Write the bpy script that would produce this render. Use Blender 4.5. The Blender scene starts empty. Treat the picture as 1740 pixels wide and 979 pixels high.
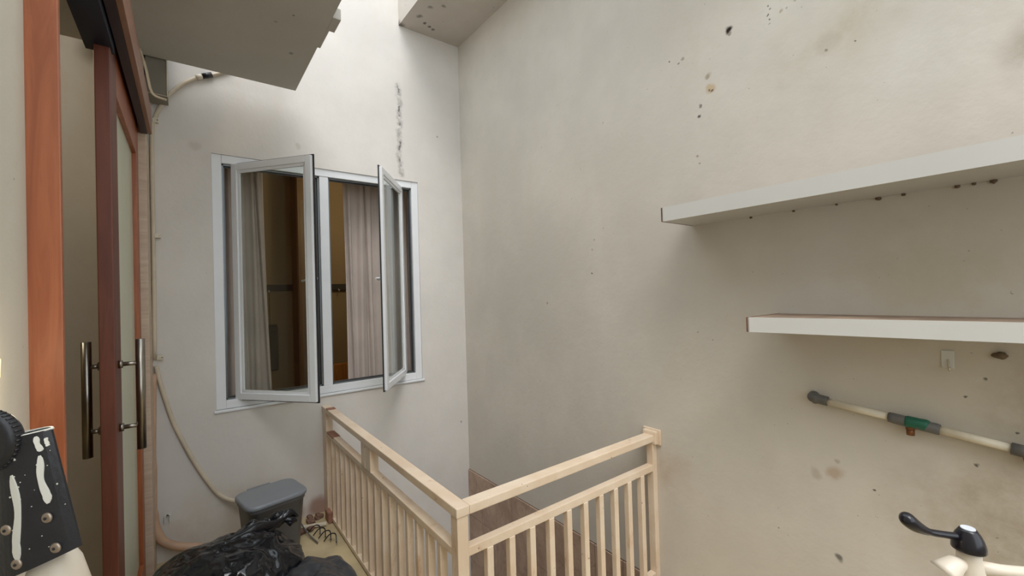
import bpy, bmesh, math, random
from mathutils import Vector, Matrix, noise, Euler
random.seed(7)
S = bpy.context.scene
COL = S.collection
H = 1.485                      # camera height; the origin is on the floor under the camera

# ---------------------------------------------------------------- camera
def make_camera():
    f = 724.9; yaw, pit, rol = [math.radians(a) for a in (37.2375, .6648, -1.664)]
    cy, sy, cp, sp = math.cos(yaw), math.sin(yaw), math.cos(pit), math.sin(pit)
    F = Vector((sy*cp, cy*cp, sp)); Rt = Vector((cy, -sy, 0)); U = Rt.cross(F)
    c, s = math.cos(rol), math.sin(rol)
    R2 = Rt*c + U*s; U2 = U*c - Rt*s
    cam = bpy.data.cameras.new('camera'); o = bpy.data.objects.new('camera', cam)
    cam.sensor_width = 36; cam.sensor_fit = 'HORIZONTAL'; cam.lens = 36*f/1740
    cam.clip_start = .02
    m = Matrix((R2, U2, -F)).transposed().to_4x4(); m.translation = Vector((0, 0, H))
    o.matrix_world = m; COL.objects.link(o); S.camera = o
make_camera()

# ---------------------------------------------------------------- light
S.view_settings.view_transform = 'Standard'; S.view_settings.look = 'None'
S.view_settings.gamma = 1; S.view_settings.use_curve_mapping = False
S.view_settings.exposure = 0.48
W = bpy.data.worlds.new('sky'); S.world = W; W.use_nodes = True
nt = W.node_tree; bg = nt.nodes['Background']
bg.inputs[0].default_value = (.87, .94, 1.0, 1); bg.inputs[1].default_value = 1.62
sun = bpy.data.lights.new('sun', 'SUN'); so = bpy.data.objects.new('sun', sun); COL.objects.link(so)
sun.energy = 1.6; sun.angle = math.radians(34); sun.color = (1, .98, .955)
so.rotation_euler = Vector((.30, .58, -1)).to_track_quat('-Z', 'Y').to_euler()
def area(name, loc, size, energy, color, target):
    l = bpy.data.lights.new(name, 'AREA'); l.shape = 'RECTANGLE'; l.size, l.size_y = size; l.energy = energy; l.color = color
    o = bpy.data.objects.new(name, l); COL.objects.link(o); o.location = loc
    o.rotation_euler = (Vector(target)-Vector(loc)).to_track_quat('-Z', 'Y').to_euler(); return o
def point_light(name, loc, energy, color, r=.08):
    l = bpy.data.lights.new(name, 'POINT'); l.energy = energy; l.color = color; l.shadow_soft_size = r
    o = bpy.data.objects.new(name, l); COL.objects.link(o); o.location = loc
point_light('bedroom_fill', (1.6, 4.3, 2.6), 12, (1, .82, .55), .15)  # added warm fill for the bedroom, no fixture belongs to it
point_light('hall_fill', (-1.3, 2.2, 2.9), 12, (1, .90, .72), .15)  # added fill that brightens the door gap and frosted glass, no real lamp

# ---------------------------------------------------------------- material helpers
def lin(c):
    return tuple(((v/255)/12.92 if v/255 <= .04045 else ((v/255+.055)/1.055)**2.4) for v in c)
class N:
    def __init__(s, name):
        s.m = bpy.data.materials.new(name); s.m.use_nodes = True; s.t = s.m.node_tree
        s.b = s.t.nodes['Principled BSDF']
        s.co = s.t.nodes.new('ShaderNodeTexCoord').outputs['Object']
    def n(s, typ, **kw):
        x = s.t.nodes.new(typ)
        for k, v in kw.items(): setattr(x, k, v)
        return x
    def put(s, sock, v):
        if hasattr(v, 'is_output'): s.t.links.new(v, sock)
        else:
            if isinstance(v, tuple) and len(v) == 3 and len(getattr(sock, 'default_value', (0,)*3)) == 4: v = (*v, 1)
            sock.default_value = v
    def math(s, op, a, b=0., clamp=False):
        x = s.n('ShaderNodeMath', operation=op, use_clamp=clamp); s.put(x.inputs[0], a); s.put(x.inputs[1], b); return x.outputs[0]
    def noise(s, scale, detail=4, rough=.55, vec=None, dist=0.):
        x = s.n('ShaderNodeTexNoise'); s.put(x.inputs['Vector'], vec or s.co); x.inputs['Scale'].default_value = scale
        x.inputs['Detail'].default_value = detail; x.inputs['Roughness'].default_value = rough; x.inputs['Distortion'].default_value = dist
        return x.outputs[0]
    def step(s, v, a, b, lo=0., hi=1.):
        x = s.n('ShaderNodeMapRange', interpolation_type='SMOOTHSTEP'); s.put(x.inputs[0], v)
        for i, q in enumerate((a, b, lo, hi)): x.inputs[i+1].default_value = q
        return x.outputs[0]
    def mix(s, fac, a, b, mode='MIX'):
        x = s.n('ShaderNodeMix', data_type='RGBA', blend_type=mode); s.put(x.inputs[0], fac); s.put(x.inputs[6], a); s.put(x.inputs[7], b); return x.outputs[2]
    def scale(s, v, vec=None):
        x = s.n('ShaderNodeVectorMath', operation='MULTIPLY'); s.put(x.inputs[0], vec or s.co); x.inputs[1].default_value = v; return x.outputs[0]
    def xyz(s, vec=None):
        x = s.n('ShaderNodeSeparateXYZ'); s.put(x.inputs[0], vec or s.co); return x.outputs
    def spot(s, p, r, vec, soft=.35):
        """1 inside a ragged blot of radius r round p"""
        x = s.n('ShaderNodeVectorMath', operation='DISTANCE'); s.put(x.inputs[0], vec); x.inputs[1].default_value = p
        return s.step(x.outputs['Value'], r*soft, r, 1, 0)
    def warp(s, amt, scale):
        x = s.n('ShaderNodeTexNoise'); s.put(x.inputs['Vector'], s.co); x.inputs['Scale'].default_value = scale; x.inputs['Detail'].default_value = 3
        a = s.n('ShaderNodeVectorMath', operation='SUBTRACT'); s.put(a.inputs[0], x.outputs[1]); a.inputs[1].default_value = (.5, .5, .5)
        b = s.n('ShaderNodeVectorMath', operation='SCALE'); s.put(b.inputs[0], a.outputs[0]); b.inputs['Scale'].default_value = amt
        c = s.n('ShaderNodeVectorMath', operation='ADD'); s.put(c.inputs[0], s.co); s.put(c.inputs[1], b.outputs[0]); return c.outputs[0]
    def bump(s, h, strength=.2, dist=.01):
        x = s.n('ShaderNodeBump'); s.put(x.inputs['Height'], h); x.inputs['Strength'].default_value = strength; x.inputs['Distance'].default_value = dist
        s.put(s.b.inputs['Normal'], x.outputs[0])
    def done(s, color=None, rough=.5, metal=0., spec=None):
        if color is not None: s.put(s.b.inputs['Base Color'], color)
        s.put(s.b.inputs['Roughness'], rough); s.put(s.b.inputs['Metallic'], metal)
        if spec is not None: s.b.inputs['Specular IOR Level'].default_value = spec
        return s.m

PL = lin((214, 207, 196))
def plaster(name, base=PL, blots=(), crack=False, damp=(), mottle=.10):
    g = N(name); w = g.warp(.05, 14)
    c = g.mix(g.step(g.noise(1.3, 5, .6), .35, .7), tuple(v*(1-mottle) for v in base), base)
    c = g.mix(g.math('MULTIPLY', g.step(g.noise(5, 6, .65), .5, .8), .25), c, tuple(v*k for v, k in zip(base, (.86, .83, .8))))
    c = g.mix(g.math('MULTIPLY', g.step(g.noise(9, 4, .6, g.scale((1, 1, .25))), .45, .75), .18), c, tuple(v*k for v, k in zip(base, (.9, .85, .79))))
    c = g.mix(g.step(g.noise(60, 2, .5), .755, .775), c, tuple(v*.45 for v in base))
    for p, r, col, a in damp:
        wv = g.warp(.35, 3.0)
        m = g.math('MULTIPLY', g.spot(p, r, wv, .1), g.step(g.noise(6, 5, .7), .3, .7, .3, 1))
        c = g.mix(g.math('MULTIPLY', m, a), c, col)
    for p, r, col, a in blots:
        c = g.mix(g.math('MULTIPLY', g.spot(p, r, w if r > .014 else g.warp(.02, 45)), a), c, col)
    h = g.noise(22, 6, .6)
    if crack:
        X, Y, Z = g.xyz()
        jag = g.n('ShaderNodeTexNoise'); jag.inputs['Scale'].default_value = 5.5; jag.inputs['Detail'].default_value = 6; jag.inputs['Roughness'].default_value = .7
        g.put(jag.inputs['Vector'], g.scale((0, 0, 1)))
        off = g.math('MULTIPLY', g.math('SUBTRACT', jag.outputs[0], .5), .13)
        d = g.math('ABSOLUTE', g.math('SUBTRACT', g.math('SUBTRACT', X, 1.358), off))
        zr = g.math('MULTIPLY', g.step(Z, H+.93, H+.96), g.step(Z, H+1.62, H+1.72, 1, 0))
        seg = g.step(g.noise(11, 3, .6, g.scale((.2, .2, 1))), .48, .58)
        halo = g.math('MULTIPLY', g.math('MULTIPLY', g.step(d, .008, .035, 1, 0), zr), g.step(g.noise(25, 4, .7), .35, .6))
        c = g.mix(g.math('MULTIPLY', halo, .6), c, (.24, .23, .215))
        line = g.math('MULTIPLY', g.math('MULTIPLY', g.step(d, .002, .011, 1, 0), zr), seg)
        c = g.mix(g.math('MULTIPLY', line, .85), c, (.10, .09, .085))
        h = g.math('SUBTRACT', h, g.math('MULTIPLY', g.math('ADD', line, g.math('MULTIPLY', halo, .4)), 1.5))
    g.bump(h, .25, .006)
    return g.done(c, .85, 0, .25)

def flat(name, c, rough=.5, metal=0., var=.08, sc=8, bump=0., spec=None):
    g = N(name); col = g.mix(g.step(g.noise(sc, 4), .3, .7), tuple(v*(1-var) for v in c), c)
    if bump: g.bump(g.noise(sc*4, 4), bump, .003)
    return g.done(col, rough, metal, spec)
def wood(name, c1, c2, rough=.35, sc=1.0, axis=(14, 14, 1.2)):
    g = N(name); v = g.scale(tuple(a*sc for a in axis))
    n1 = g.noise(2.2, 6, .6, v, 1.2)
    c = g.mix(g.step(n1, .3, .7), c1, c2)
    c = g.mix(g.math('MULTIPLY', g.step(g.noise(9, 3, .5, v), .55, .8), .3), c, tuple(x*.6 for x in c1))
    return g.done(c, rough)

R_ = (.20, .15, .11); K_ = (.06, .05, .045); Bn = lin((150, 132, 108))
xr = 1.913
def rp(y, z): return (xr, y, z+H)
m_back = plaster('painted_plaster_cracked', lin((216, 211, 205)), crack=True, blots=[
    ((1.845, 3.2, H-1.09), .012, K_, .6), ((1.30, 3.2, H-.62), .012, R_, .4), ((1.69, 3.2, H+1.33), .012, K_, .5), ((.62, 3.2, H+1.05), .03, Bn, .25),
    ((.05, 3.2, H+.95), .04, Bn, .22), ((.70, 3.2, H-1.44), .10, lin((150, 110, 90)), .8), ((.52, 3.2, H-1.45), .12, lin((160, 122, 100)), .8)],
    damp=[((.2, 3.2, H-1.4), .5, lin((190, 170, 140)), .5)])
bl = [(rp(.889, 1.131), .022, (.02, .01, .008), 1.), (rp(.882, 1.11), .012, R_, .7), (rp(.982, .968), .018, Bn, .7), (rp(.976, .90), .03, lin((190, 165, 130)), .8),
      (rp(.970, .893), .009, K_, .8), (rp(.985, .902), .007, K_, .8), (rp(1.028, .845), .012, K_, .7), (rp(1.032, .80), .011, K_, .9), (rp(1.108, 1.102), .014, R_, .6),
      (rp(1.13, 1.09), .008, K_, .6), (rp(1.176, 1.12), .006, K_, .8), (rp(.449, .864), .006, K_, .9), (rp(.53, .90), .05, Bn, .22), (rp(.535, .87), .008, R_, .7),
      (rp(1.727, .101), .008, K_, .8), (rp(2.132, -.074), .012, Bn, .7), (rp(.556, -1.021), .018, K_, .75), (rp(.555, -.709), .035, lin((165, 130, 100)), .5),
      (rp(.194, -.567), .008, K_, .9), (rp(.441, -.732), .005, K_, .9), (rp(1.354, -1.10), .02, lin((120, 95, 75)), .8), (rp(1.36, -1.0), .01, K_, .6), (rp(.136, -.223), .012, R_, .9),
      (rp(.727, 1.15), .006, K_, .7), (rp(.723, 1.13), .006, K_, .7), (rp(.727, 1.11), .006, K_, .8), (rp(.722, 1.09), .006, K_, .8), (rp(.725, 1.07), .005, K_, .7), (rp(.66, 1.10), .006, K_, .4), (rp(.63, 1.115), .007, K_, .4), (rp(.60, 1.13), .006, K_, .4), (rp(.68, 1.10), .01, Bn, .6), (rp(.21, -.36), .006, K_, .8), (rp(.17, -.30), .007, K_, .8), (rp(.11, -.45), .006, K_, .8),
      (rp(1.05, .62), .010, Bn, .8), (rp(1.04, .58), .008, Bn, .8), (rp(1.72, .24), .010, Bn, .6), (rp(1.70, .30), .008, Bn, .5), (rp(.62, -.73), .03, Bn, .35), (rp(.55, -.66), .012, R_, .35)]
m_right = plaster('painted_plaster_stained', lin((208, 201, 190)), blots=bl, mottle=.12, damp=[
    (rp(.50, .93), .28, lin((176, 164, 140)), .55), (rp(.62, 1.2), .30, lin((222, 218, 205)), .6), (rp(.02, .62), .17, lin((120, 100, 76)), .6), (rp(.0, .3), .1, lin((130, 108, 84)), .5),
    (rp(.28, .70), .20, lin((214, 208, 200)), .5), (rp(.1, -.75), .42, lin((148, 128, 98)), .7), (rp(.25, .0), .45, lin((184, 172, 148)), .7),
    (rp(1.22, -.93), .15, lin((172, 146, 118)), .6), (rp(.05, -.35), .2, lin((150, 135, 108)), .6), (rp(1.0, 1.35), .5, lin((190, 180, 165)), .5)])
m_wall = plaster('painted_plaster_plain', lin((214, 209, 196)))
m_slab = plaster('painted_concrete_slab', lin((192, 189, 181)), blots=[((.47, 2.55, H+1.345), .02, K_, .5), ((.36, 2.30, H+1.345), .012, R_, .5), ((.42, 2.20, H+1.345), .01, K_, .6)])
m_beam = plaster('painted_concrete_beam', lin((200, 192, 182)), blots=[((1.46, 3.0, H+2.16), .03, K_, .6), ((1.53, 3.06, H+2.16), .02, K_, .8), ((1.58, 3.08, H+2.16), .02, K_, .8),
    ((1.62, 3.1, H+2.16), .02, K_, .7), ((1.48, 2.86, H+2.16), .03, K_, .5), ((1.56, 2.80, H+2.16), .02, K_, .5), ((1.39, 3.19, H+2.16), .05, K_, .7)], mottle=.14)
m_room = flat('bedroom_wall_paint', lin((160, 140, 106)), .8, var=.06, sc=2)
m_hall = flat('hall_wall_paint', lin((178, 164, 134)), .8, var=.05, sc=2)
m_floor = flat('cement_floor', lin((196, 178, 140)), .75, var=.25, sc=5, bump=.4)
m_upvc = flat('white_upvc', lin((224, 226, 229)), .35, var=.03)
m_gask = flat('black_rubber_gasket', (.02, .02, .022), .6)
m_track = flat('grey_aluminium_track', lin((110, 114, 116)), .35, .6)
m_wood = wood('orange_brown_wood', lin((142, 76, 42)), lin((166, 96, 58)), .4)
m_darkw = wood('dark_red_wood', lin((94, 48, 32)), lin((112, 60, 41)), .5)
m_pelmet = wood('brown_pelmet_wood', lin((140, 102, 84)), lin((158, 118, 98)), .5, axis=(14, 1.2, 14))
m_under = flat('dark_track_channel', lin((52, 38, 42)), .5)
m_beige = wood('pale_beige_casing', lin((186, 164, 142)), lin((204, 184, 162)), .5, axis=(1.2, 14, 14))
m_navy = flat('navy_track_end', lin((24, 32, 50)), .5)
m_steel = flat('brushed_steel', lin((150, 144, 134)), .28, 1., var=.12, sc=30)
m_lam = flat('white_laminate', lin((204, 202, 197)), .4, var=.04, sc=3)
m_lamtop = None
m_dust = flat('dusty_brown_board', lin((150, 128, 108)), .85, var=.35, sc=9)
m_edge = flat('brown_particle_edge', lin((118, 74, 56)), .8, var=.3, sc=30)
m_tape = flat('dirt_clump', lin((110, 92, 72)), .9, var=.3, sc=60)
def cream():
    g = N('cream_enamel'); c = g.mix(g.step(g.noise(6, 4), .3, .7), lin((214, 191, 165)), lin((226, 208, 186)))
    c = g.mix(g.math('MULTIPLY', g.step(g.noise(16, 5, .7, g.scale((1, 1, .35))), .58, .72), .55), c, lin((182, 136, 98)))
    c = g.mix(g.step(g.noise(48, 2, .5), .74, .77), c, lin((96, 52, 30)))
    g.bump(g.noise(60, 3), .15, .002)
    return g.done(c, .42)
m_cream = cream()
m_rust = flat('rust_red_primer', lin((158, 112, 90)), .7, var=.35, sc=25, bump=.4)
def tilemat():
    g = N('brown_marbled_tile'); c = g.mix(g.step(g.noise(5, 6, .65, None, 1.0), .3, .7), lin((156, 130, 112)), lin((186, 160, 140)))
    c = g.mix(g.math('MULTIPLY', g.step(g.noise(14, 5, .7, None, 2.0), .55, .7), .4), c, lin((108, 84, 68)))
    return g.done(c, .35)
m_tile = tilemat()
m_grout = flat('tile_grout', lin((88, 74, 64)), .9)
m_pvc = flat('cream_pvc_pipe', lin((214, 204, 184)), .4, var=.14, sc=14)
m_pvcg = flat('grey_pvc_fitting', lin((96, 94, 92)), .5, var=.15, sc=20)
m_green = flat('green_tape', lin((20, 96, 74)), .45, var=.25, sc=30)
m_brass = flat('aged_brass', lin((128, 84, 52)), .45, .6, var=.3, sc=40)
m_hose = flat('cream_conduit_hose', lin((206, 192, 170)), .5, var=.12, sc=10)
m_hosed = flat('tan_drain_hose', lin((196, 160, 132)), .5, var=.15, sc=10)
m_blk = flat('black_plastic', (.012, .011, .016), .22)
m_binb = flat('grey_bin_plastic', lin((104, 104, 106)), .45, var=.1, sc=6)
m_binl = flat('grey_lid_plastic', lin((124, 128, 134)), .34, var=.06, sc=6)
m_box = flat('grey_painted_box', lin((130, 124, 112)), .6)
m_whp = flat('white_faucet_plastic', lin((226, 214, 196)), .35, var=.04)
m_chrome = flat('pale_cap_disc', lin((220, 224, 232)), .25)
m_dgrey = flat('dark_grey_sheet', lin((62, 64, 68)), .5, var=.2, sc=5, bump=.5)
m_drip = flat('white_paint_drip', lin((232, 230, 220)), .4)
m_screw = flat('dull_screw_metal', lin((176, 160, 144)), .4, .7)
def glow():
    g = N('glowing_yellow_lamp'); g.b.inputs['Emission Color'].default_value = (1, .62, .2, 1); g.b.inputs['Emission Strength'].default_value = 2.5
    return g.done(lin((240, 200, 110)), .4)
m_yel = glow()
m_dirt = flat('plaster_rubble', lin((128, 98, 82)), .95, var=.35, sc=40)
m_woodp = wood('golden_bed_wood', lin((170, 112, 52)), lin((196, 136, 70)), .5)
m_ward = wood('reddish_wardrobe_wood', lin((118, 92, 62)), lin((130, 104, 72)), .5)
m_dark = flat('dark_fabric', lin((70, 66, 60)), .9)
def bagmat(name, col, rough):
    g = N(name); v = g.warp(.25, 4)
    def ridge(sc, vec, d):
        return g.math('SUBTRACT', 1, g.math('MULTIPLY', g.math('ABSOLUTE', g.math('SUBTRACT', g.noise(sc, 1, .3, vec, d), .5)), 4))
    h = g.math('ADD', ridge(3.2, g.scale((.6, 1.5, 1), v), .3), g.math('MULTIPLY', ridge(8, g.scale((1.4, .5, 1), v), .4), .3))
    g.bump(h, .75, .022)
    return g.done(col, rough, 0, .5)
m_bag = bagmat('glossy_black_polythene', (.009, .010, .013), .13)
m_bag2 = bagmat('dull_grey_polythene', (.036, .039, .046), .3)
def glassmat():
    m = bpy.data.materials.new('window_glass'); m.use_nodes = True; t = m.node_tree; t.nodes.clear()
    o = t.nodes.new('ShaderNodeOutputMaterial'); a = t.nodes.new('ShaderNodeBsdfTransparent'); b = t.nodes.new('ShaderNodeBsdfGlossy')
    a.inputs[0].default_value = (.90, .92, .90, 1); b.inputs['Roughness'].default_value = .03; b.inputs[0].default_value = (.9, .93, .92, 1)
    lw = t.nodes.new('ShaderNodeLayerWeight'); lw.inputs[0].default_value = .5; pw = t.nodes.new('ShaderNodeMath'); pw.operation = 'POWER'; pw.inputs[1].default_value = 4.; t.links.new(lw.outputs['Facing'], pw.inputs[0])
    f = t.nodes.new('ShaderNodeMath'); f.operation = 'MULTIPLY_ADD'; f.inputs[1].default_value = .7; f.inputs[2].default_value = .035; t.links.new(pw.outputs[0], f.inputs[0]); x = t.nodes.new('ShaderNodeMixShader')
    t.links.new(f.outputs[0], x.inputs[0]); t.links.new(a.outputs[0], x.inputs[1]); t.links.new(b.outputs[0], x.inputs[2]); t.links.new(x.outputs[0], o.inputs[0])
    return m
m_glass = glassmat()
def frosted():
    g = N('frosted_door_glass'); g.b.inputs['Transmission Weight'].default_value = .2
    g.bump(g.noise(3, 2, .5, g.scale((1, 6, .5))), .2, .02)
    return g.done(lin((218, 224, 202)), .3)
m_frost = frosted()
def curtain_mat(n, c):
    g = N(n); c2 = g.mix(g.step(g.noise(5, 3), .3, .7), tuple(v*.9 for v in c), c)
    g.b.inputs['Subsurface Weight'].default_value = 0
    return g.done(c2, .9)
m_curt = curtain_mat('grey_pink_curtain_cloth', lin((196, 182, 174)))

# ---------------------------------------------------------------- geometry helpers
class B:
    """collects shapes, then links them as ONE mesh object"""
    def __init__(s): s.bm = bmesh.new()
    def box(s, lo, hi, bev=0., rot=None, about=None, seg=2):
        t = bmesh.new(); bmesh.ops.create_cube(t, size=1)
        c = [(a+b)/2 for a, b in zip(lo, hi)]; d = [abs(b-a) for a, b in zip(lo, hi)]
        for v in t.verts: v.co = Vector((v.co.x*d[0]+c[0], v.co.y*d[1]+c[1], v.co.z*d[2]+c[2]))
        if bev: bmesh.ops.bevel(t, geom=t.edges[:], offset=bev, segments=seg, affect='EDGES', profile=.6)
        if rot:
            m = rot.to_matrix() if hasattr(rot, 'to_matrix') else rot; a = Vector(about or c)
            for v in t.verts: v.co = m @ (v.co-a) + a
        s.add(t); return s
    def add(s, t):
        me = bpy.data.meshes.new('tmp'); t.to_mesh(me); t.free(); s.bm.from_mesh(me); bpy.data.meshes.remove(me)
    def tube(s, pts, r, n=12, cap=True, flat=None):
        pts = [Vector(p) for p in pts]; rs = r if isinstance(r, (list, tuple)) else [r]*len(pts)
        rings = []; up = None
        for i, p in enumerate(pts):
            d = (pts[min(i+1, len(pts)-1)]-pts[max(i-1, 0)]).normalized()
            if up is None: up = d.orthogonal().normalized()
            up = (up - d*up.dot(d)).normalized(); sd = d.cross(up)
            rr = rs[i] if isinstance(rs[i], (tuple, list)) else (rs[i], rs[i])
            rings.append([s.bm.verts.new(p + up*math.cos(2*math.pi*k/n)*rr[0] + sd*math.sin(2*math.pi*k/n)*rr[1]) for k in range(n)])
        for a, b in zip(rings, rings[1:]):
            for k in range(n):
                f = s.bm.faces.new((a[k], a[(k+1) % n], b[(k+1) % n], b[k])); f.smooth = True
        if cap: s.bm.faces.new(rings[0][::-1]); s.bm.faces.new(rings[-1])
        return s
    def build(s, name, mat, parent=None, smooth=False, label=None, bevel=0):
        me = bpy.data.meshes.new(name); bmesh.ops.recalc_face_normals(s.bm, faces=s.bm.faces[:])
        if smooth:
            for f in s.bm.faces: f.smooth = True
        s.bm.to_mesh(me); s.bm.free(); me.materials.append(mat)
        o = bpy.data.objects.new(name, me); COL.objects.link(o)
        if parent:
            o.parent = parent; o.matrix_parent_inverse = world(parent).inverted()
        if label: o['label'] = label
        return o
def world(o):
    m = o.matrix_basis.copy()
    while o.parent: m = o.parent.matrix_basis @ o.matrix_parent_inverse @ m; o = o.parent
    return m
def smooth_path(pts, k=6):
    P = [Vector(p) for p in pts]; P = [P[0]*2-P[1]]+P+[P[-1]*2-P[-2]]; out = []
    for i in range(1, len(P)-2):
        for j in range(k):
            t = j/k; a, b, c, d = P[i-1:i+3]
            out.append(.5*((2*b)+(c-a)*t+(2*a-5*b+4*c-d)*t*t+(3*b-a-3*c+d)*t**3))
    return out+[P[-2]]
def thing(name, label, cat, loc=(0, 0, 0), group=None):
    o = bpy.data.objects.new(name, None); COL.objects.link(o); o.location = loc; o.empty_display_size = .05
    o['label'] = label; o['category'] = cat
    if group: o['group'] = group
    return o
def tag(o, label, cat, group=None):
    o['label'] = label; o['category'] = cat
    if group: o['group'] = group
    return o
def struct(o): o['kind'] = 'structure'; return o
def sroot(name, loc=(0, 0, 0)):
    o = bpy.data.objects.new(name, None); COL.objects.link(o); o.location = loc; o['kind'] = 'structure'; return o
def V(x, y, z): return (x, y, z+H)

# ================================================================ SETTING
# back wall with the window opening
YB = 3.2; wx0, wx1, wz0, wz1 = .128, 1.500, H-.670, H+.920
b = B(); T = 4.0
b.box((-.60, YB, -2.2), (wx0, YB+.15, T)); b.box((wx1, YB, -2.2), (2.1, YB+.15, T))
b.box((wx0, YB, -2.2), (wx1, YB+.15, wz0)); b.box((wx0, YB, wz1), (wx1, YB+.15, T))
struct(b.build('wall_back', m_back))
# right wall, tiled below floor level in the stairwell
wr = struct(B().box((xr, -1.75, -2.2), (xr+.15, YB, 3.9)).build('wall_right', m_right))
tz = -.022                                    # top of the tiling
gb = B().box((xr-.006, 1.0, -2.2), (xr, YB, tz)).build('grout_bed', m_grout, wr)
tw, th = .205, .385
base = None
for r in range(4):
    for c in range(11):
        y1 = YB-.004-c*tw; y0 = y1-tw+.004; z1 = tz-r*th-.001; z0 = z1-th+.004
        if y0 < 1.0: continue
        t = B().box((xr-.014-.0012*random.random(), y0, z0), (xr-.006, y1, z1), .0012, seg=1).build('tile', m_tile, wr)
struct(B().box((-.70, -1.75, -2.2), (-.60, 3.2, 2.3)).build('wall_hall_left', m_hall)) if False else None
# left wall around the sliding door
b = B(); XL = -.262
b.box((XL-.10, -1.75, -.15), (XL, 1.30, 3.7)); b.box((XL-.10, 1.30, H+1.3), (XL+.02, 2.97, 3.7)); b.box((XL-.10, 2.97, -.15), (XL+.09, YB, H+1.5))
wl = struct(b.build('wall_left', m_wall))
struct(B().box((XL-.0, -1.9, -.15), (xr+.15, -1.75, 1.1)).build('wall_rear_bounce', m_wall))  # unseen low wall behind the camera, added to bounce light
# floor slab: stops at the stairwell edge
b = B(); b.box((XL-.1, -1.75, -.15), (.79, YB, 0)); b.box((.79, -1.75, -.15), (xr, 1.28, 0))
struct(b.build('floor', m_floor))
struct(B().box((.70, 1.0, -2.3), (xr+.15, YB, -2.2)).build('floor_stairwell', m_floor))
struct(B().box((.70, 1.2, -2.2), (.79, YB, -.15)).build('wall_stairwell_left', m_wall))
struct(B().box((.79, 1.2, -2.2), (xr-.016, 1.28, -.15)).build('wall_stairwell_front', m_wall))
# overhead slab, stepped edge
b = B(); b.box((-.60, 1.93, H+1.345), (.574, 3.003, H+1.50))
ce = struct(b.build('ceiling', m_slab))
B().box((.574, 2.113, H+1.345), (.614, 2.235, H+1.40), .004).build('ledge', m_slab, ce)
B().box((.574, 2.235, H+1.347), (.590, 2.42, H+1.375), .003).build('ledge', m_slab, ce)
# beam over the corner
struct(B().box((1.372, -.6, H+2.16), (xr, YB, H+2.75)).build('trim_1', m_beam))

# hall behind the sliding door
b = B(); b.box((-2.3, 3.9, 0), (XL-.1, 4.0, 3.2)); b.box((-2.4, .2, 0), (-2.3, 4.0, 3.2)); b.box((-2.3, .1, 0), (XL-.1, .2, 3.2))
b.box((XL-.14, 3.36, 0), (XL-.1, 3.9, 3.2))
struct(b.build('wall_hall', m_hall))
struct(B().box((-2.4, .1, 3.2), (XL-.12, 4.0, 3.3)).build('ceiling_hall', m_hall))
struct(B().box((-2.4, .1, -.1), (XL-.1, 4.0, 0)).build('floor_hall', m_floor))
# bedroom behind the window
b = B(); b.box((-.30, 5.6, .0), (3.4, 5.7, 3.3)); b.box((-.36, 3.42, .0), (-.30, 5.7, 3.3)); b.box((3.4, 3.42, .0), (3.5, 5.7, 3.3))
b.box((2.1, 3.35, 0), (3.5, 3.42, 3.3))
struct(b.build('wall_bedroom', m_room))
struct(B().box((-.36, 3.36, 3.3), (3.5, 5.7, 3.4)).build('ceiling_bedroom', m_room))
struct(B().box((-.36, 3.36, -.1), (3.5, 5.7, 0)).build('floor_bedroom', m_floor))

# ---------------------------------------------------------------- window
win = sroot('window_1', (wx0, YB, wz0))
fy0, fy1 = YB+.008, YB+.085
fw = .052
b = B()
b.box((wx0, fy0, wz0), (wx0+fw, fy1, wz1), .003); b.box((wx1-fw, fy0, wz0), (wx1, fy1, wz1), .003)
b.box((wx0+fw, fy0, wz1-fw), (wx1-fw, fy1, wz1), .003); b.box((wx0+fw, fy0, wz0), (wx1-fw, fy1, wz0+fw), .003)
b.build('frame', m_upvc, win)
mx0, mx1 = .742, .826
B().box((mx0+.012, fy0+.004, wz0+fw), (mx1-.012, fy1, wz1-fw), .003).build('mullion', m_upvc, win)
for a0, a1 in ((wx0+fw, mx0+.012), (mx1-.012, wx1-fw)):
    b = B(); z0, z1 = wz0+fw, wz1-fw; t = .012
    for (yy, tt) in ((YB+.030, .010), (YB+.052, .016)):
        b.box((a0, yy, z0), (a0+tt, yy+.012, z1)); b.box((a1-tt, yy, z0), (a1, yy+.012, z1))
        b.box((a0, yy, z0), (a1, yy+.012, z0+tt)); b.box((a0, yy, z1-tt), (a1, yy+.012, z1))
    b.build('rebate_track', m_track, win)
    b = B()
    for yy in (YB+.043,):
        tt = .013
        b.box((a0, yy, z0), (a0+tt, yy+.008, z1)); b.box((a1-tt, yy, z0), (a1, yy+.008, z1))
        b.box((a0, yy, z0), (a1, yy+.008, z0+tt)); b.box((a0, yy, z1-tt), (a1, yy+.008, z1))
    b.build('gasket', m_gask, win)
# a white plaster sill edge under the frame
b = B(); b.box((wx0-.012, YB-.012, wz0-.016), (wx1+.012, YB+.01, wz0), .003); b.build('sill_edge', m_upvc, win)

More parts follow.
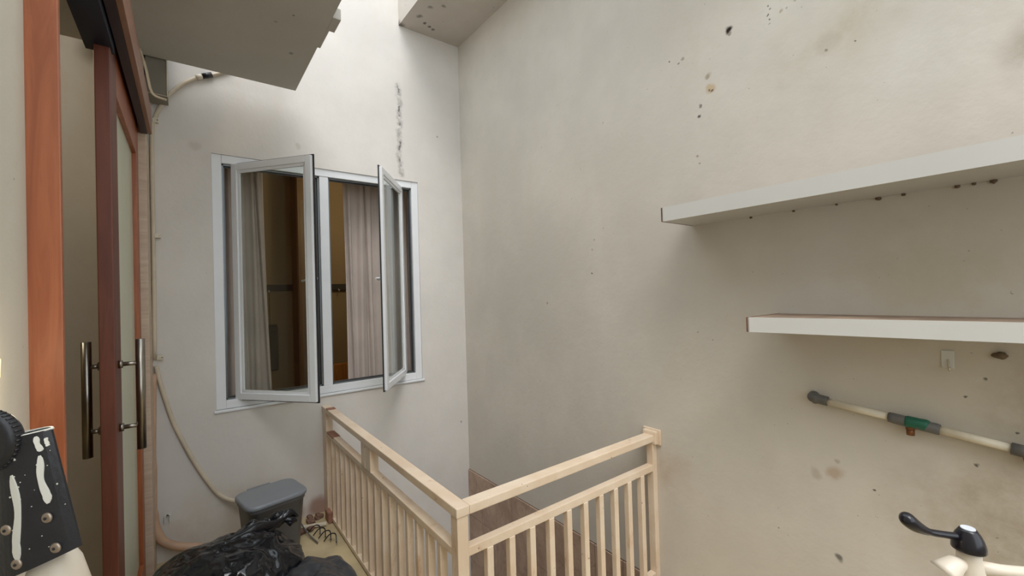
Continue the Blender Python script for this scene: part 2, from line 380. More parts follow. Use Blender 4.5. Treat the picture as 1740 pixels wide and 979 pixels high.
def sash(hinge, ang, flip):
    """a casement leaf built closed along local +x, then turned"""
    L, z0, z1, sw = .592, wz0+fw-.005, wz1-fw+.003, .042
    e = bpy.data.objects.new('casement_sash', None); COL.objects.link(e); e.parent = win; e.matrix_parent_inverse = win.matrix_basis.inverted()
    e.empty_display_size = .05
    d = -1 if flip else 1
    M = Matrix.Translation(Vector((hinge[0], hinge[1], 0))) @ Matrix.Rotation(ang, 4, 'Z') @ Matrix.Scale(d, 4, (1, 0, 0))
    def put(bb, name, mat, label=None):
        for v in bb.bm.verts: v.co = M @ v.co
        o = bb.build(name, mat, None, label=label); o.parent = e; o.matrix_parent_inverse = win.matrix_basis.inverted(); return o
    e.location = (0, 0, 0)
    e.matrix_parent_inverse = Matrix.Identity(4)
    def part(o): o.matrix_parent_inverse = win.matrix_basis.inverted()
    th = .024
    b = B()
    b.box((0, -th, z0), (sw, 0, z1), .003); b.box((L-sw, -th, z0), (L, 0, z1), .003)
    b.box((sw, -th, z0), (L-sw, 0, z0+sw), .003); b.box((sw, -th, z1-sw), (L-sw, 0, z1), .003)
    k = .018   # glazing bead, set lower than the frame
    b.box((sw, -th+.010, z0+sw), (sw+k, -.006, z1-sw)); b.box((L-sw-k, -th+.008, z0+sw), (L-sw, -.006, z1-sw))
    b.box((sw, -th+.010, z0+sw), (L-sw, -.006, z0+sw+k)); b.box((sw, -th+.008, z1-sw-k), (L-sw, -.006, z1-sw))
    put(b, 'sash_frame', m_upvc)
    b = B(); q = .008
    b.box((-q, -.006, z0-q), (L+q, .002, z0+.010)); b.box((-q, -.006, z1-.010), (L+q, .002, z1+q))
    b.box((-q, -.006, z0), (.010, .002, z1)); b.box((L-.010, -.006, z0), (L+q, .002, z1))
    b.bm.verts.ensure_lookup_table()
    put(b, 'gasket', m_gask)
    put(B().box((sw+k-.004, -.011, z0+sw+.006), (L-sw-k+.004, -.008, z1-sw-.006)), 'glass_pane', m_glass)
    zc = (z0+z1)/2+.0
    b = B(); b.box((L-sw+.012, 0, zc-.03), (L-.014, .012, zc+.03), .004); b.tube([(L-sw/2, .01, zc), (L-sw/2, .035, zc)], .008, 10)
    b.tube([(L-sw/2, .035, zc), (L-sw/2-.05, .036, zc-.004), (L-sw/2-.11, .038, zc-.012)], [.009, .008, .007], 10)
    put(b, 'handle', m_upvc)
    # friction stays top and bottom
    for zz in (z0+.006, z1-.014):
        b = B(); b.box((.05, .004, zz), (.30, .018, zz+.004)); put(b, 'stay_arm', m_track)
sash((.247, 3.238), -math.radians(51.0), False)
sash((1.372, 3.262), math.radians(54.0), True)

# curtains
def curtain(x0, x1, y, z0, z1, waves, amp, lean, label):
    b = B(); nx, nz = waves*10, 24; G = []
    for j in range(nz+1):
        v = j/nz; row = []
        for i in range(nx+1):
            u = i/nx; ph = u*waves*2*math.pi
            x = x0+(x1-x0)*u + lean*(1-v)*u + .012*math.sin(ph*.5+3*v)
            yy = y + amp*(math.sin(ph+.6*math.sin(2.2*v))+.35*math.sin(ph*2.3+v*2)) + .004*noise.noise((u*6, v*3, x0))
            row.append(b.bm.verts.new((x, yy, z0+(z1-z0)*v)))
        G.append(row)
    for j in range(nz):
        for i in range(nx): b.bm.faces.new((G[j][i], G[j][i+1], G[j+1][i+1], G[j+1][i])).smooth = True
    o = b.build('curtain', m_curt, smooth=True); o['no'] = 0; del o['no']
    md = o.modifiers.new('cloth', 'SOLIDIFY'); md.thickness = .002
    return tag(o, label, 'curtain', 'curtains behind the window')
curtain(.12, .435, 3.46, wz0-.5, wz1+.12, 5, .022, .05, 'grey cloth curtain gathered behind the left window leaf')
curtain(.985, 1.60, 3.46, wz0-.5, wz1+.12, 8, .022, 0., 'pinkish grey pleated curtain hanging behind the right window leaf')
t = tag(B().tube([(-.05, 3.46, wz1+.145), (1.85, 3.46, wz1+.145)], .012).build('curtain_rod', m_steel), 'metal rod carrying the two grey curtains inside the window', 'curtain rod')

# bedroom contents
t = thing('wall_rail', 'long dark horizontal rail with small hooks on the far bedroom wall', 'rail', (1.1, 5.6, H+.12))
B().box((.3, 5.56, H+.10), (1.62, 5.6, H+.175), .004).build('rail_board', m_dark, t)
for x in (.735, 1.50):
    B().tube([(x, 5.56, H+.11), (x, 5.53, H+.085), (x, 5.52, H+.105)], .007, 8).build('hook', m_chrome, t)
t = thing('wardrobe', 'reddish brown wardrobe standing at the right side of the dim bedroom', 'wardrobe', (1.09, 5.4, 0))
B().box((.98, 5.25, 0), (1.20, 5.55, 3.2), .004).build('body', m_ward, t)
B().box((.99, 5.235, .08), (1.19, 5.25, 3.12), .003).build('door', m_ward, t)
t = thing('bed', 'bed with golden wooden frame and dark cover below the window', 'bed', (1.9, 4.8, 0))
B().box((1.30, 4.3, .28), (3.0, 5.2, .50), .03).build('mattress', m_dark, t)
B().box((1.30, 5.2, .0), (3.0, 5.25, .72), .01).build('headboard', m_woodp, t)
B().box((1.28, 4.28, .05), (3.0, 4.30, .32), .004).build('side_rail', m_woodp, t)
t = thing('garment', 'dark garment hanging from the left rail hook inside the bedroom', 'clothing', (.735, 5.5, H-.6))
b = B(); b.tube([(.735, 5.515, H+.08), (.735, 5.515, H-.32)], .004, 6); b.build('strap', m_dark, t)
b = B(); b.box((.68, 5.47, H-.80), (.81, 5.52, H-.30), .015); b.box((.69, 5.45, H-.36), (.80, 5.50, H-.28), .01); b.build('cloth', m_dark, t)

# ---------------------------------------------------------------- sliding door
yd0, yd1, xb, xf = 1.95, 2.955, -.237, -.197
zt, zb = 2.47, .02
dr = sroot('door_1', (xf, 2.4, 0))
sw = .155
B().box((xb, yd0, zb), (xf, yd0+sw, zt), .003).build('stile', m_darkw, dr)
B().box((xb, yd1-.10, zb), (xf, yd1, zt), .003).build('stile', m_wood, dr)
B().box((xb, yd0+sw, zt-.22), (xf, yd1-.10, zt), .003).build('rail', m_wood, dr)
B().box((xb, yd0+sw, zb), (xf, yd1-.10, zb+.16), .003).build('rail', m_wood, dr)
B().box((xb+.014, yd0+sw-.01, zb+.15), (xf-.018, yd1-.09, zt-.21)).build('glass_panel', m_frost, dr)
yh = yd0+.075
for sx, x0, xx in ((-1, xb, xb-.040), (1, xf, xf+.058)):
    h = B().tube([(xx, yh, H-.515), (xx, yh, H-.125)], .0135, 16).build('handle', m_steel, dr)
    for zz in (H-.210, H-.430):
        B().tube([(x0, yh, zz), (xx, yh, zz)], .0075, 12).build('standoff', m_steel, h)
        B().tube([(x0, yh, zz), (x0+sx*.012, yh, zz)], .014, 14).build('collar', m_steel, h)
# pelmet box over the track
pel = sroot('trim_2', (-.15, 2, H+.9))
b = B(); b.box((-.158, 1.40, H+.905), (-.140, 2.965, H+1.03), .002); b.box((-.158, 2.955, H+.905), (-.25, 2.965, H+1.03)); b.box((-.26, 1.40, H+1.025), (-.14, 2.965, H+1.035))
b.build('pelmet_board', m_pelmet, pel)
b = B(); b.box((-.262, 1.40, H+.99), (-.158, 2.955, H+1.02)); b.box((-.185, 1.40, H+.90), (-.158, 2.955, H+.99)); b.build('track_channel', m_under, pel)
b = B(); b.box((-.262, 1.55, H+.87), (-.190, 2.0, H+.99)); b.build('track_end', m_navy, pel)
struct(B().box((-.262, 2.965, 0), (-.165, YB, H+.905), .003).build('trim_3', m_beige))
struct(B().box((-.275, 1.301, 0), (-.212, 1.318, 2.75), .002).build('trim_4', m_wood))

# ================================================================ THINGS
# railing: two welded runs meeting at a corner post
rl = thing('stair_railing', 'cream painted metal stair railing with vertical bars, wrapping round the stairwell corner', 'railing', (.755, 1.33, 0))
rx0, rx1, ry0, ry1 = .731, .784, 1.318, 1.375
zt0, zt1 = H-.782, H-.748
B().box((rx0, ry0, zt0), (rx1, 3.05, zt1), .004).build('top_rail', m_cream, rl)
B().box((rx0, 3.05, zt0), (rx1, YB, zt1-.002), .004).build('top_rail', m_cream, rl)
B().box((rx1, ry0, zt0), (xr-.02, ry1, zt1), .004).build('top_rail', m_cream, rl)
B().box((rx0, 3.03, zt1-.001), (rx1, 3.085, zt1+.004), .002).build('rust_patch', m_rust, rl, label='rust red bare patch on the top rail')
B().box((rx0+.004, ry0+.004, .0), (rx1-.004, ry1-.006, zt0), .003).build('corner_post', m_cream, rl)
B().box((1.880, ry0+.006, -.14), (xr, ry1-.012, zt0), .003).build('wall_post', m_cream, rl)
B().box((rx0+.004, 3.11, .0), (rx1-.004, YB, zt0), .003).build('wall_post', m_cream, rl)
B().box((xr-.012, ry0-.025, H-.800), (xr, ry1+.02, H-.722), .003).build('wall_plate', m_cream, rl)
B().box((xr-.034, ry0-.012, H-.795), (xr-.010, ry1+.008, H-.730), .004).build('rail_end_cap', m_cream, rl)
B().box((rx0+.006, ry1, H-.935), (rx1-.006, 3.11, H-.905), .003).build('mid_rail', m_cream, rl)
B().box((rx1-.005, ry0+.010, H-.935), (1.882, ry1-.012, H-.902), .003).build('mid_rail', m_cream, rl)
B().box((rx0+.001, 2.93, H-.915), (rx1-.003, 3.08, H-.902), .004).build('rust_patch', m_rust, rl, label='rust red bare patch on the mid rail')
B().box((rx0+.005, ry1, .010), (rx1-.008, 3.11, .036), .003).build('bottom_rail', m_cream, rl)
B().box((rx1, ry0+.010, .010), (1.882, ry1-.015, .036), .003).build('bottom_rail', m_cream, rl)
for y0, y1 in ((2.215, 2.295), (2.300, 2.362)):
    B().box((rx0+.002, y0, H-.908), (rx1-.006, y1, zt0), .003).build('short_post', m_cream, rl)
bal = None
for k in range(10):
    x = .874+.1022*k
    o = B().box((x-.014, ry0+.008, .034), (x+.014, ry0+.036, H-.934), .002, seg=1).build('baluster', m_cream, rl)
for k in range(17):
    y = 1.478+.1015*k
    if y > 3.10: continue
    o = B().box((rx0+.008, y-.014, .034), (rx0+.037, y+.014, H-.934), .002, seg=1).build('baluster', m_cream, rl)
B().box((rx0-.02, 3.0, .0), (rx0+.01, 3.09, .07), .008).build('rusty_foot', m_rust, rl, label='rusty foot of the railing at the back wall')

# shelves
def shelf(y_far, z_top, z_bot, xfar, xnear, label, wedge=0.):
    yn = -.9
    t = thing('wall_shelf', label, 'shelf', (xr, yn, z_bot))
    th = z_top-z_bot
    def quadbox(z0, z1, inset, name, mat, lab=None, y_f=y_far, front=None):
        b = B(); bm = b.bm
        ff = xfar+inset; fn = xfar+(xnear-xfar)*((y_far-yn)/(y_far-.08))+inset
        P = [(ff, y_f), (xr, y_f+wedge), (xr, yn), (fn, yn)]
        lo = [bm.verts.new((x, y, z0)) for x, y in P]; hi = [bm.verts.new((x, y, z1)) for x, y in P]
        bm.faces.new(lo[::-1]); bm.faces.new(hi)
        for i in range(4): bm.faces.new((lo[i], lo[(i+1) % 4], hi[(i+1) % 4], hi[i]))
        return b.build(name, mat, t, label=lab)
    quadbox(z_bot, z_top-.0015, .004, 'board', m_lam)
    quadbox(z_top-.0015, z_top, .0045, 'top_skin', m_dust, 'dusty brown top face')
    # front lipping strip and bare brown end edge
    b = B(); ff = xfar; fn = xfar+(xnear-xfar)*((y_far-yn)/(y_far-.08)); bm = b.bm
    P = [(ff, y_far-.006), (ff+.004, y_far-.006), (fn+.004, yn), (fn, yn)]
    lo = [bm.verts.new((x, y, z_bot-.001)) for x, y in P]; hi = [bm.verts.new((x, y, z_top+.0015)) for x, y in P]
    bm.faces.new(lo[::-1]); bm.faces.new(hi)
    for i in range(4): bm.faces.new((lo[i], lo[(i+1) % 4], hi[(i+1) % 4], hi[i]))
    b.build('front_edging', m_lam, t)
    b = B(); bm = b.bm
    P = [(xfar+.001, y_far+.0001), (xr, y_far+wedge+.0001), (xr, y_far+wedge+.004), (xfar+.001, y_far+.004)]
    lo = [bm.verts.new((x, y, z_bot-.001)) for x, y in P]; hi = [bm.verts.new((x, y, z_top+.001)) for x, y in P]
    bm.faces.new(lo[::-1]); bm.faces.new(hi)
    for i in range(4): bm.faces.new((lo[i], lo[(i+1) % 4], hi[(i+1) % 4], hi[i]))
    b.build('end_edging', m_edge, t, label='brown bare end edge')
    return t
shelf(1.084, H+.353, H+.294, 1.660, 1.650, 'upper long white laminate shelf on the right wall, seen from below')
shelf(.724, H-.115, H-.166, 1.624, 1.700, 'lower white laminate shelf on the right wall with dusty brown top')
# wasp-mud / dirt clumps along the upper shelf joint
for i, (y, s) in enumerate(((.40, .008), (.335, .006), (.52, .004), (.21, .007), (.135, .008), (.175, .005), (.66, .005), (.82, .005))):
    t = bmesh.new(); bmesh.ops.create_icosphere(t, subdivisions=2, radius=s)
    for v in t.verts: v.co = v.co*(1+.4*noise.noise(v.co*200+Vector((i, 0, 0))))
    for v in t.verts: v.co += Vector((xr-.006, y, H+.291))
    b = B(); b.add(t); o = b.build('dirt_clump', m_tape, smooth=True)
    w_ = {0: 'fifth', 1: 'fourth', 2: 'sixth', 3: 'third', 4: 'first', 5: 'second', 6: 'seventh', 7: 'eighth'}[i]
    tag(o, w_+' brown dirt clump from the right end, under the upper shelf at the wall', 'dirt', 'dirt clumps along the upper shelf joint')

# wall hook
t = thing('adhesive_hook', 'white square adhesive hook stuck under the lower shelf', 'hook', V(xr, .245, -.25))
B().box((xr-.004, .232, H-.278), (xr, .262, H-.222), .002).build('backplate', m_lam, t)
B().tube([(xr-.004, .246, H-.250), (xr-.010, .245, H-.270), (xr-.020, .242, H-.283), (xr-.024, .240, H-.272)], .0028, 8).build('hook_prong', m_pvc, t)
# dangling nest
tt = bmesh.new(); bmesh.ops.create_icosphere(tt, subdivisions=3, radius=.014)
for v in tt.verts:
    v.co = Vector((v.co.x*.7, v.co.y*1.1, v.co.z*.75))*(1+.35*noise.noise(v.co*120)); v.co += Vector((xr-.009, .137, H-.226))
b = B(); b.add(tt); tag(b.build('mud_nest', m_tape, smooth=True), 'small brown mud nest stuck on the wall below the lower shelf', 'nest')

# water pipe
px_ = xr-.024
def P(y, z): return (px_, y, z+H)
t = thing('water_pipe', 'cream plastic water pipe with grey elbow and green taped tee on the right wall', 'pipe', P(.4, -.46))
B().tube(smooth_path([(xr, .615, H-.428), (px_, .612, H-.430), (px_, .600, H-.433), (px_, .565, H-.437)], 5), [.018]*8+[.0205]*3+[.0175]*5, 16).build('elbow', m_pvcg, t)
B().tube([P(.575, -.4375), P(.375, -.460)], .0125, 16).build('pipe_run', m_pvc, t)
B().tube([P(.392, -.4585), P(.380, -.4595), P(.378, -.460), P(.272, -.4725), P(.268, -.473)], [.0165, .0175, .0175, .0175, .0165], 16).build('tee_fitting', m_pvcg, t)
b = B(); b.tube([P(.350, -.463), P(.345, -.4635), P(.318, -.465), P(.300, -.4665), P(.296, -.468)], [.0175, .0195, .0185, .0195, .0175], 16); b.build('tape_wrap', m_green, t)
b = B(); b.tube([P(.338, -.470), P(.338, -.488)], .0125, 14); b.tube([P(.338, -.486), P(.338, -.506)], .0105, 14); b.build('outlet', m_brass, t, label='brown brass outlet stub')
B().tube([P(.280, -.4715), P(.115, -.492)], .0125, 16).build('pipe_run', m_pvc, t)
B().tube([P(.122, -.491), P(.06, -.499)], .0175, 16).build('coupling', m_pvcg, t)
B().tube([P(.090, -.505), P(.088, -.535)], [.012, .009], 12).build('outlet', m_rust, t, label='rusty outlet under the right coupling')
B().tube([P(.08, -.497), P(-.5, -.57)], .0125, 16).build('pipe_run', m_pvc, t)

# lever tap close to the camera
t = thing('lever_tap', 'white tap with a black lever handle in the bottom right foreground', 'tap', (.866, .095, 0))
cx, cy_ = .867, .099
hd = B().tube([(cx, cy_, H+z) for z in (-.3785, -.3775, -.371, -.364, -.357, -.352, -.3495)], [.0178, .0184, .0180, .0164, .0135, .0105, .0088], 28).build('lever_cap', m_blk, t)
B().tube([(cx, cy_, H-.3498), (cx, cy_, H-.3482)], [.0082, .0076], 24).build('cap_disc', m_chrome, hd, label='pale disc on the cap')
lp = smooth_path([(.856, .108, H-.360), (.842, .119, H-.3575), (.826, .132, H-.3535), (.813, .142, H-.346), (.803, .149, H-.337), (.797, .1545, H-.3275)], 5)
lr = []
for i in range(len(lp)):
    u = i/(len(lp)-1); r = 0.0043 if u < .40 else .0043+.0050*math.sin(min(1, (u-.40)/.4)*math.pi/2)
    if u > .84: r *= math.sqrt(max(.02, 1-((u-.84)/.162)**2))
    lr.append((r*1.1, r))
B().tube(lp, lr, 16).build('lever', m_blk, hd)
B().tube([(cx, cy_, H+z) for z in (-.376, -.39, -.40, -.42, -.47, -.50)], [.0130, .0132, .0145, .018, .019, .016], 24).build('tap_body', m_whp, t)
B().tube([(.860, .103, H-.396), (.852, .110, H-.398), (.842, .118, H-.407), (.840, .120, H-.4105)], [.007, .0115, .0150, .0180], 20).build('nozzle', m_whp, t)
B().tube([(.870, .094, H-.402), (.905, .070, H-.4095), (.96, .035, H-.420), (1.06, -.03, H-.44)], [.0095, .0075, .0075, .0075], 16).build('side_arm', m_whp, t)
B().tube([(cx, cy_, H-.5), (cx, cy_, 0)], .014, 16).build('stand_pipe', m_whp, t)

# black bracket with drips, close to the camera at the left
t = thing('sleeve_bracket', 'black metal bracket with white paint drips and four screws at lower left', 'bracket', (-.145, .74, 0))
TL, TR, BL, BR = [Vector(p) for p in ((-.183, .768, H-.154), (-.1285, .7287, H-.143), (-.190, .775, H-.322), (-.1029, .7104, H-.2804))]
nrm = (TR-TL).cross(BL-TL).normalized()
if nrm.dot(Vector((0, 0, H))-TL) < 0: nrm = -nrm
def bp(u, v, off=0.):
    p = TL.lerp(TR, u).lerp(BL.lerp(BR, u), v)
    return p + nrm*(.016*math.sin(math.pi*min(max(u, 0), 1))**.8 + off)
def patch(u0, u1, v0, v1, off, th, nu=14, nv=8, shape=None):
    b = B(); L = []
    for o in (off, off+th):
        L.append([[b.bm.verts.new(bp(*(shape(i/nu, j/nv) if shape else (u0+(u1-u0)*i/nu, v0+(v1-v0)*j/nv)), o)) for i in range(nu+1)] for j in range(nv+1)])
    for q, A in enumerate(L):
        for j in range(nv):
            for i in range(nu): b.bm.faces.new((A[j][i], A[j][i+1], A[j+1][i+1], A[j+1][i]))
    A, C = L
    for j in range(nv):
        for i in (0, nu): b.bm.faces.new((A[j][i], A[j+1][i], C[j+1][i], C[j][i]))
    for i in range(nu):
        for j in (0, nv): b.bm.faces.new((A[j][i], A[j][i+1], C[j][i+1], C[j][i]))
    return b
m_blkm = flat('black_enamelled_metal', (.022, .022, .026), .4, var=.3, sc=30, bump=.2)
pt = patch(0, 1, 0, 1, 0, .0025).build('plate', m_blkm, t, smooth=False)
def drip(ua, ub, v0, v1, w):
    def sh(i, j):
        v = v0+(v1-v0)*j; ww = w*(.85+.12*math.sin(j*13+ua*20)+.25*(j > .85))*math.sqrt(max(.08, 1-(2*j-1)**8))
        return ua+(ub-ua)*j+.035*(v1-v0)*math.sin(j*7+ua*9)+(i-.5)*ww, v
    patch(0, 1, 0, 1, .0022, .0016, 4, 16, sh).build('paint_drip', m_drip, t, label='thick white paint drip')
drip(.86, .88, .03, .155, .055); drip(.85, .845, .185, .57, .065); drip(.95, .95, .06, .13, .03); drip(.565, .53, .27, .90, .085)
for (u, v) in ((.82, .675), (.84, .925), (.41, .65), (.50, .92)):
    c = bp(u, v, .002); s_ = B().tube([c, c+nrm*.0016, c+nrm*.0028], [.0060, .0058, .0040], 18).build('screw', m_screw, t)
    B().tube([c+nrm*.0026, c+nrm*.0034], .0018, 6).build('screw_recess', m_blkm, s_)
for i in range(26):
    u, v = random.uniform(.45, .98), random.uniform(.04, .9); c = bp(u, v, .0024); r = random.choice((.0004, .0006, .0011))
    B().tube([c, c+nrm*.0005], r, 7).build('paint_speck', m_drip, t)
# rolled open rim of the sleeve
rim = [bp(u/20, 0, .001) for u in range(21)] + [TR.lerp(TL, u/14) - nrm*(.020*math.sin(math.pi*u/14)) for u in range(15)]
B().tube(rim+[rim[0]], .0013, 6, cap=False).build('rim', m_drip, t, label='worn pale rim')
# the back half of the sleeve and the white post it sits on
b = B(); A = [[b.bm.verts.new(TR.lerp(TL, u/14).lerp(BR.lerp(BL, u/14), j) - nrm*(.020*math.sin(math.pi*u/14))) for u in range(15)] for j in (0, 1)]
for i in range(14): b.bm.faces.new((A[0][i], A[0][i+1], A[1][i+1], A[1][i]))
b.build('sleeve_back', m_blkm, t, smooth=True)
mid = BL.lerp(BR, .52)
B().tube([mid-nrm*.020+Vector((0.000, 0, .012)), mid-nrm*.018+Vector((.001, 0, -.012)), mid-nrm*.018+Vector((.003, 0, -.05)), Vector((mid.x, mid.y+.01, .02)), Vector((mid.x, mid.y+.01, 0))], [.012, .024, .031, .045, .06], 28).build('post', m_whp, t)
wc = TL+Vector((.004, -.018, .004))
kn = B().tube([wc+nrm*d for d in (-.004, .0, .010, .014)], [.031, .034, .034, .029], 36).build('round_knob', m_blkm, t, label='round black ribbed knob')
B().tube([wc+nrm*d for d in (.012, .017)], [.012, .010], 20).build('knob_bolt', m_steel, kn)
b = B()
for k in range(40):
    a = k/40*2*math.pi; u_ = (TR-TL).normalized(); v_ = nrm.cross(u_)
    b.tube([wc+(u_*math.cos(a)+v_*math.sin(a))*.034+nrm*d for d in (.001, .009)], .0013, 5)
b.build('knurling', m_blkm, kn)
o = bpy.data.meshes.new('x'); bpy.data.meshes.remove(o)
# yellow peg on the left wall
PY = 1.062
t = thing('night_lamp', 'small glowing yellow lamp on the white wall at the left edge', 'lamp', (XL, 1.045, H-.10))
point_light('night_lamp_light', (-.20, 1.00, H-.13), .55, (1, .84, .6), .03)
B().tube([(XL, PY, H-.100), (XL+.004, PY, H-.100)], .018, 20).build('lamp_base', m_yel, t)
B().tube([(XL+.003, PY-.004, H-.120), (XL+.008, PY-.004, H-.112), (XL+.009, PY-.004, H-.085), (XL+.004, PY-.004, H-.075)], [.005, .009, .009, .005], 14).build('lamp_globe', m_yel, t)

# junction box and pipes in the left corner
t = thing('duct_box', 'grey painted duct box in the left corner under the ceiling slab', 'duct', (-.12, 3.1, H+1.12))
B().box((-.165, 3.03, H+1.150), (-.072, 3.168, H+1.62), .002).build('box_body', m_box, t)
B().tube([(-.0725, 3.027, H+1.45), (-.0725, 3.027, H+1.151), (-.165, 3.027, H+1.154)], .0035, 6).build('bead', m_pvc, t)
tag(B().tube(smooth_path([(-.182, 2.93, H+1.34), (-.162, 2.95, H+1.27), (-.150, 2.97, H+1.20), (-.142, 2.98, H+1.155), (-.125, 2.99, H+1.128), (-.076, 3.0, H+1.12)], 6), .006, 8).build('thin_cable', m_hose),
    'thin cream cable looping over the grey duct box', 'cable')
yw = YB-.012
t = thing('conduit_hose', 'cream conduit running down the left corner, curving up under the slab', 'conduit', (-.15, yw, H+.5))
B().tube(smooth_path([(-.157, yw, H-.32), (-.152, yw, H+.3), (-.150, yw, H+.95), (-.135, yw, H+1.07), (-.090, yw, H+1.190), (-.020, yw, H+1.290), (.040, yw, H+1.345), (.10, yw, H+1.388)], 8), .0105, 12).build('pipe', m_hose, t)
B().tube([(.062, yw-.002, H+1.362), (.083, yw-.002, H+1.374), (.090, yw-.002, H+1.378)], [.015, .016, .013], 12).build('joint_ring', m_pvc, t)
B().tube([(.092, yw-.002, H+1.380), (.140, yw-.002, H+1.402)], .0155, 12).build('joint_sleeve', m_blk, t, label='black joint sleeve')
B().tube(smooth_path([(.135, yw, H+1.400), (.18, yw, H+1.425), (.23, yw, H+1.46), (.25, yw, H+1.52)], 5), .009, 10).build('pipe', m_hose, t)
for z, g in ((1.058, 'top'), (.39, 'middle'), (-.311, 'lowest')):
    t = thing('pipe_clip', {'top': 'small white pipe clip at the top of the corner conduit', 'middle': 'small white pipe clip halfway down the corner conduit', 'lowest': 'pale pipe clip where the curved hose leaves the corner'}[g], 'clip', (-.14, YB, H+z), 'pipe clips on the corner conduit')
    B().box((-.148, yw-.014, H+z-.014), (-.118, YB, H+z+.012), .003).build('saddle', m_pvc, t)
    B().tube([(-.124, yw-.010, H+z), (-.124, yw-.018, H+z)], .004, 8).build('nail', m_steel, t)
tag(B().tube(smooth_path([(-.150, yw-.0, H-.36), (-.142, yw, H-.42), (-.128, yw, H-.489), (-.098, yw, H-.62), (-.065, yw, H-.738), (.014, yw-.002, H-.946), (.097, yw-.004, H-1.120), (.15, yw-.01, H-1.195), (.215, yw-.03, H-1.235), (.26, yw-.05, H-1.25)], 6), .0115, 12).build('hose', m_hose),
    'slim cream hose sagging down the back wall to behind the bin', 'hose')
t = thing('drain_hose', 'thick tan drain hose curling out at floor level beside the black bag', 'hose', (-.15, yw, .1))
B().tube(smooth_path([(-.160, 3.165, H-.40), (-.168, 3.165, H-.80), (-.172, 3.16, H-1.16), (-.166, 3.16, H-1.26), (-.135, 3.155, H-1.345), (-.075, 3.15, H-1.395), (.0, 3.14, H-1.425), (.08, 3.12, H-1.45)], 6), [.012]*8+[.016]*5+[.0225]*30, 14).build('tube', m_hosed, t)
t = thing('hose_clip', 'empty white hose clip nailed above the tan drain hose', 'clip', (-.12, YB, H-1.24))
b = B(); b.box((-.128, YB-.02, H-1.262), (-.122, YB, H-1.222), .001); b.box((-.106, YB-.02, H-1.262), (-.100, YB, H-1.222), .001); b.box((-.128, YB-.006, H-1.228), (-.100, YB, H-1.215), .001)
b.build('clip_body', m_lam, t); B().tube([(-.114, YB-.006, H-1.222), (-.114, YB-.014, H-1.222)], .004, 8).build('nail', m_steel, t)
tag(B().box((-.152, yw-.035, H-1.345), (-.142, yw+.0, H-1.30), .002, rot=Euler((0, .5, 0))).build('wooden_wedge', m_beige), 'small wooden wedge under the tan drain hose', 'wedge')

# grey bin
rot = Matrix.Rotation(math.radians(11), 3, 'Z'); bc = Vector((.362, 2.805, 0)); zl = H-1.10
def rrect(w, d, r, n=6):
    out = []
    for sx, sy, a0 in ((1, 1, 0), (-1, 1, 90), (-1, -1, 180), (1, -1, 270)):
        for k in range(n+1):
            a = math.radians(a0+90*k/n); out.append((sx*(w/2-r)+r*math.cos(a), sy*(d/2-r)+r*math.sin(a)))
    return out
def loft(sections, cap0=True, cap1=True):
    b = B(); rings = [[b.bm.verts.new(bc + rot @ Vector((x+dx, y, z+tilt*x))) for x, y in rrect(w, d, r)] for (w, d, r, z, tilt, dx) in sections]
    n = len(rings[0])
    for a, c in zip(rings, rings[1:]):
        for k in range(n): b.bm.faces.new((a[k], a[(k+1) % n], c[(k+1) % n], c[k])).smooth = True
    if cap0: b.bm.faces.new(rings[0][::-1])
    if cap1: b.bm.faces.new(rings[-1])
    return b
t = thing('waste_bin', 'grey plastic waste bin with closed lid against the back wall', 'bin', (bc.x, bc.y, 0))
loft([(.23, .19, .05, 0, 0, 0), (.245, .20, .05, .02, 0, 0), (.288, .246, .05, zl-.045, 0, 0), (.298, .256, .05, zl-.042, 0, 0), (.300, .258, .05, zl-.014, 0, 0)]).build('bucket', m_binb, t)
loft([(.31, .27, .055, zl-.022, 0, 0), (.318, .277, .06, zl-.018, 0, 0), (.318, .277, .06, zl-.006, 0, 0), (.310, .269, .06, zl+.001, 0, 0), (.296, .255, .055, zl+.004, 0, 0)]).build('lid', m_binl, t)
b = B(); b.box((bc.x-.08, bc.y+.135, zl-.012), (bc.x+.04, bc.y+.150, zl+.004), .003, rot=rot.to_4x4().to_3x3(), about=bc+Vector((0, 0, zl))); b.build('lid_hinge', m_binl, t)

# garbage bags: creased polythene mounds
def bag(c, rad, seed, name, mat, label, sharp=.06, knot=None, n=5, lab_cat='bag', flatz=True):
    tm = bmesh.new(); bmesh.ops.create_icosphere(tm, subdivisions=n, radius=1)
    for v in tm.verts:
        d = v.co.normalized(); p = d*1.7+Vector((seed, seed*.7, 0))
        r = .92/(abs(d.x)**2.7+abs(d.y)**2.7+abs(d.z)**2.7)**(1/2.7) * (1+.14*noise.noise(p))
        for fr, am in ((1.6, sharp*1.3), (3.1, sharp), (6.3, sharp*.45)):
            q = Vector((d.x*fr+.5*noise.noise(d*2+Vector((seed, 0, 3))), d.y*fr, d.z*fr*.6+seed))
            r += am*(1-2.2*abs(noise.noise(q)))
        co = Vector((d.x*rad[0], d.y*rad[1], d.z*rad[2]))*r
        if knot:
            kd = Vector(knot).normalized(); a = max(0, d.dot(kd)); pull = a**14
            co += Vector(knot)*pull*.55 + Vector((0, 0, .02))*pull*math.sin(math.atan2(d.y-kd.y, d.x-kd.x)*9)
        co += Vector(c)
        if co.z < .006: co.z = .006
        v.co = co
    b = B(); b.add(tm); o = b.build(name, mat, smooth=True)
    return tag(o, label, lab_cat)
bag((.115, 2.33, .16), (.315, .275, .235), 3.1, 'garbage_bag', m_bag, 'glossy black garbage bag with a twisted neck in front of the grey bin', .05, None, 6)
bag((.425, 1.965, .14), (.165, .235, .21), 8.4, 'garbage_bag', m_bag2, 'dull dark grey plastic bag beside the railing foot', .03, None, 6)
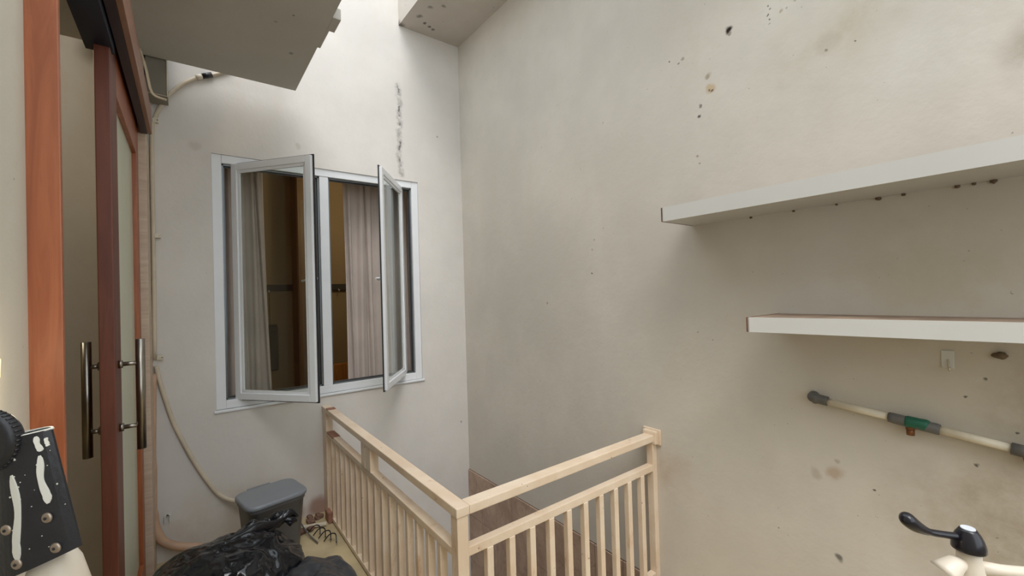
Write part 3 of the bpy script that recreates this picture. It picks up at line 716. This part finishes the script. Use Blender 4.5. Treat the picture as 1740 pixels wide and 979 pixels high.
# twisted neck of the black bag
t = bpy.data.objects['garbage_bag']
b = B(); nk = smooth_path([(.12, 2.36, .35), (.19, 2.40, .375), (.26, 2.43, .375), (.32, 2.45, .365), (.375, 2.47, .385), (.41, 2.46, .35)], 5)
for ph in range(6):
    pts = [p+Vector((.022*math.cos(ph*1.05+i*.22), .022*math.sin(ph*1.05+i*.22), .014*math.sin(ph*2+i*.25))) for i, p in enumerate(nk)]
    b.tube(pts, [(.030-.0007*i)*(1+.25*math.sin(i*.9+ph*2)) for i in range(len(pts))], 9)
b.build('twisted_neck', m_bag, t, smooth=True)

# clutter in the corner by the railing foot
for i in range(4):
    x, y = .60+.018*i, 2.92-.055*i
    tag(B().tube(smooth_path([(x-.02, y+.04, .01), (x+.01, y+.02, .05), (x+.035, y-.01, .055), (x+.03, y-.05, .02)], 5), .0035, 6).build('wire_offcut', m_blk),
        'short bent black wire offcut at the railing foot', 'wire', 'black wire offcuts by the railing')
tag(B().box((.545, 3.00, .012), (.70, 3.03, .024), .002, rot=Euler((0, .05, -.25))).build('plastic_strip', m_pvc), 'pale plastic strip lying behind the bin by the railing', 'strip')
tag(B().tube(smooth_path([(.535, 3.10, .14), (.55, 3.03, .06), (.575, 2.92, .02), (.60, 2.80, .012)], 6), .004, 8).build('grey_string', m_pvcg), 'thin grey string hanging down beside the bin', 'string')
for i in range(9):
    tm = bmesh.new(); bmesh.ops.create_icosphere(tm, subdivisions=2, radius=random.uniform(.012, .034)); o_ = Vector((random.uniform(.54, .70), random.uniform(2.98, 3.17), .014))
    for v in tm.verts:
        v.co = v.co*(1+.6*noise.noise(v.co*45+Vector((i*3, 0, 0)))); v.co.z *= .7; v.co += o_; v.co.z = max(.0, v.co.z)
    b = B(); b.add(tm); tag(b.build('rubble_chunk', m_dirt), 'small reddish rubble chunk in the corner between bin and railing', 'rubble', 'rubble chunks in the corner')
# small leftover hook seen through the railing on the back wall
tag(B().tube([(1.18, YB, H-1.44), (1.18, YB-.03, H-1.43), (1.185, YB-.045, H-1.41)], .005, 8).build('pipe_stub', m_steel), 'small metal stub sticking out of the back wall below the railing', 'stub')
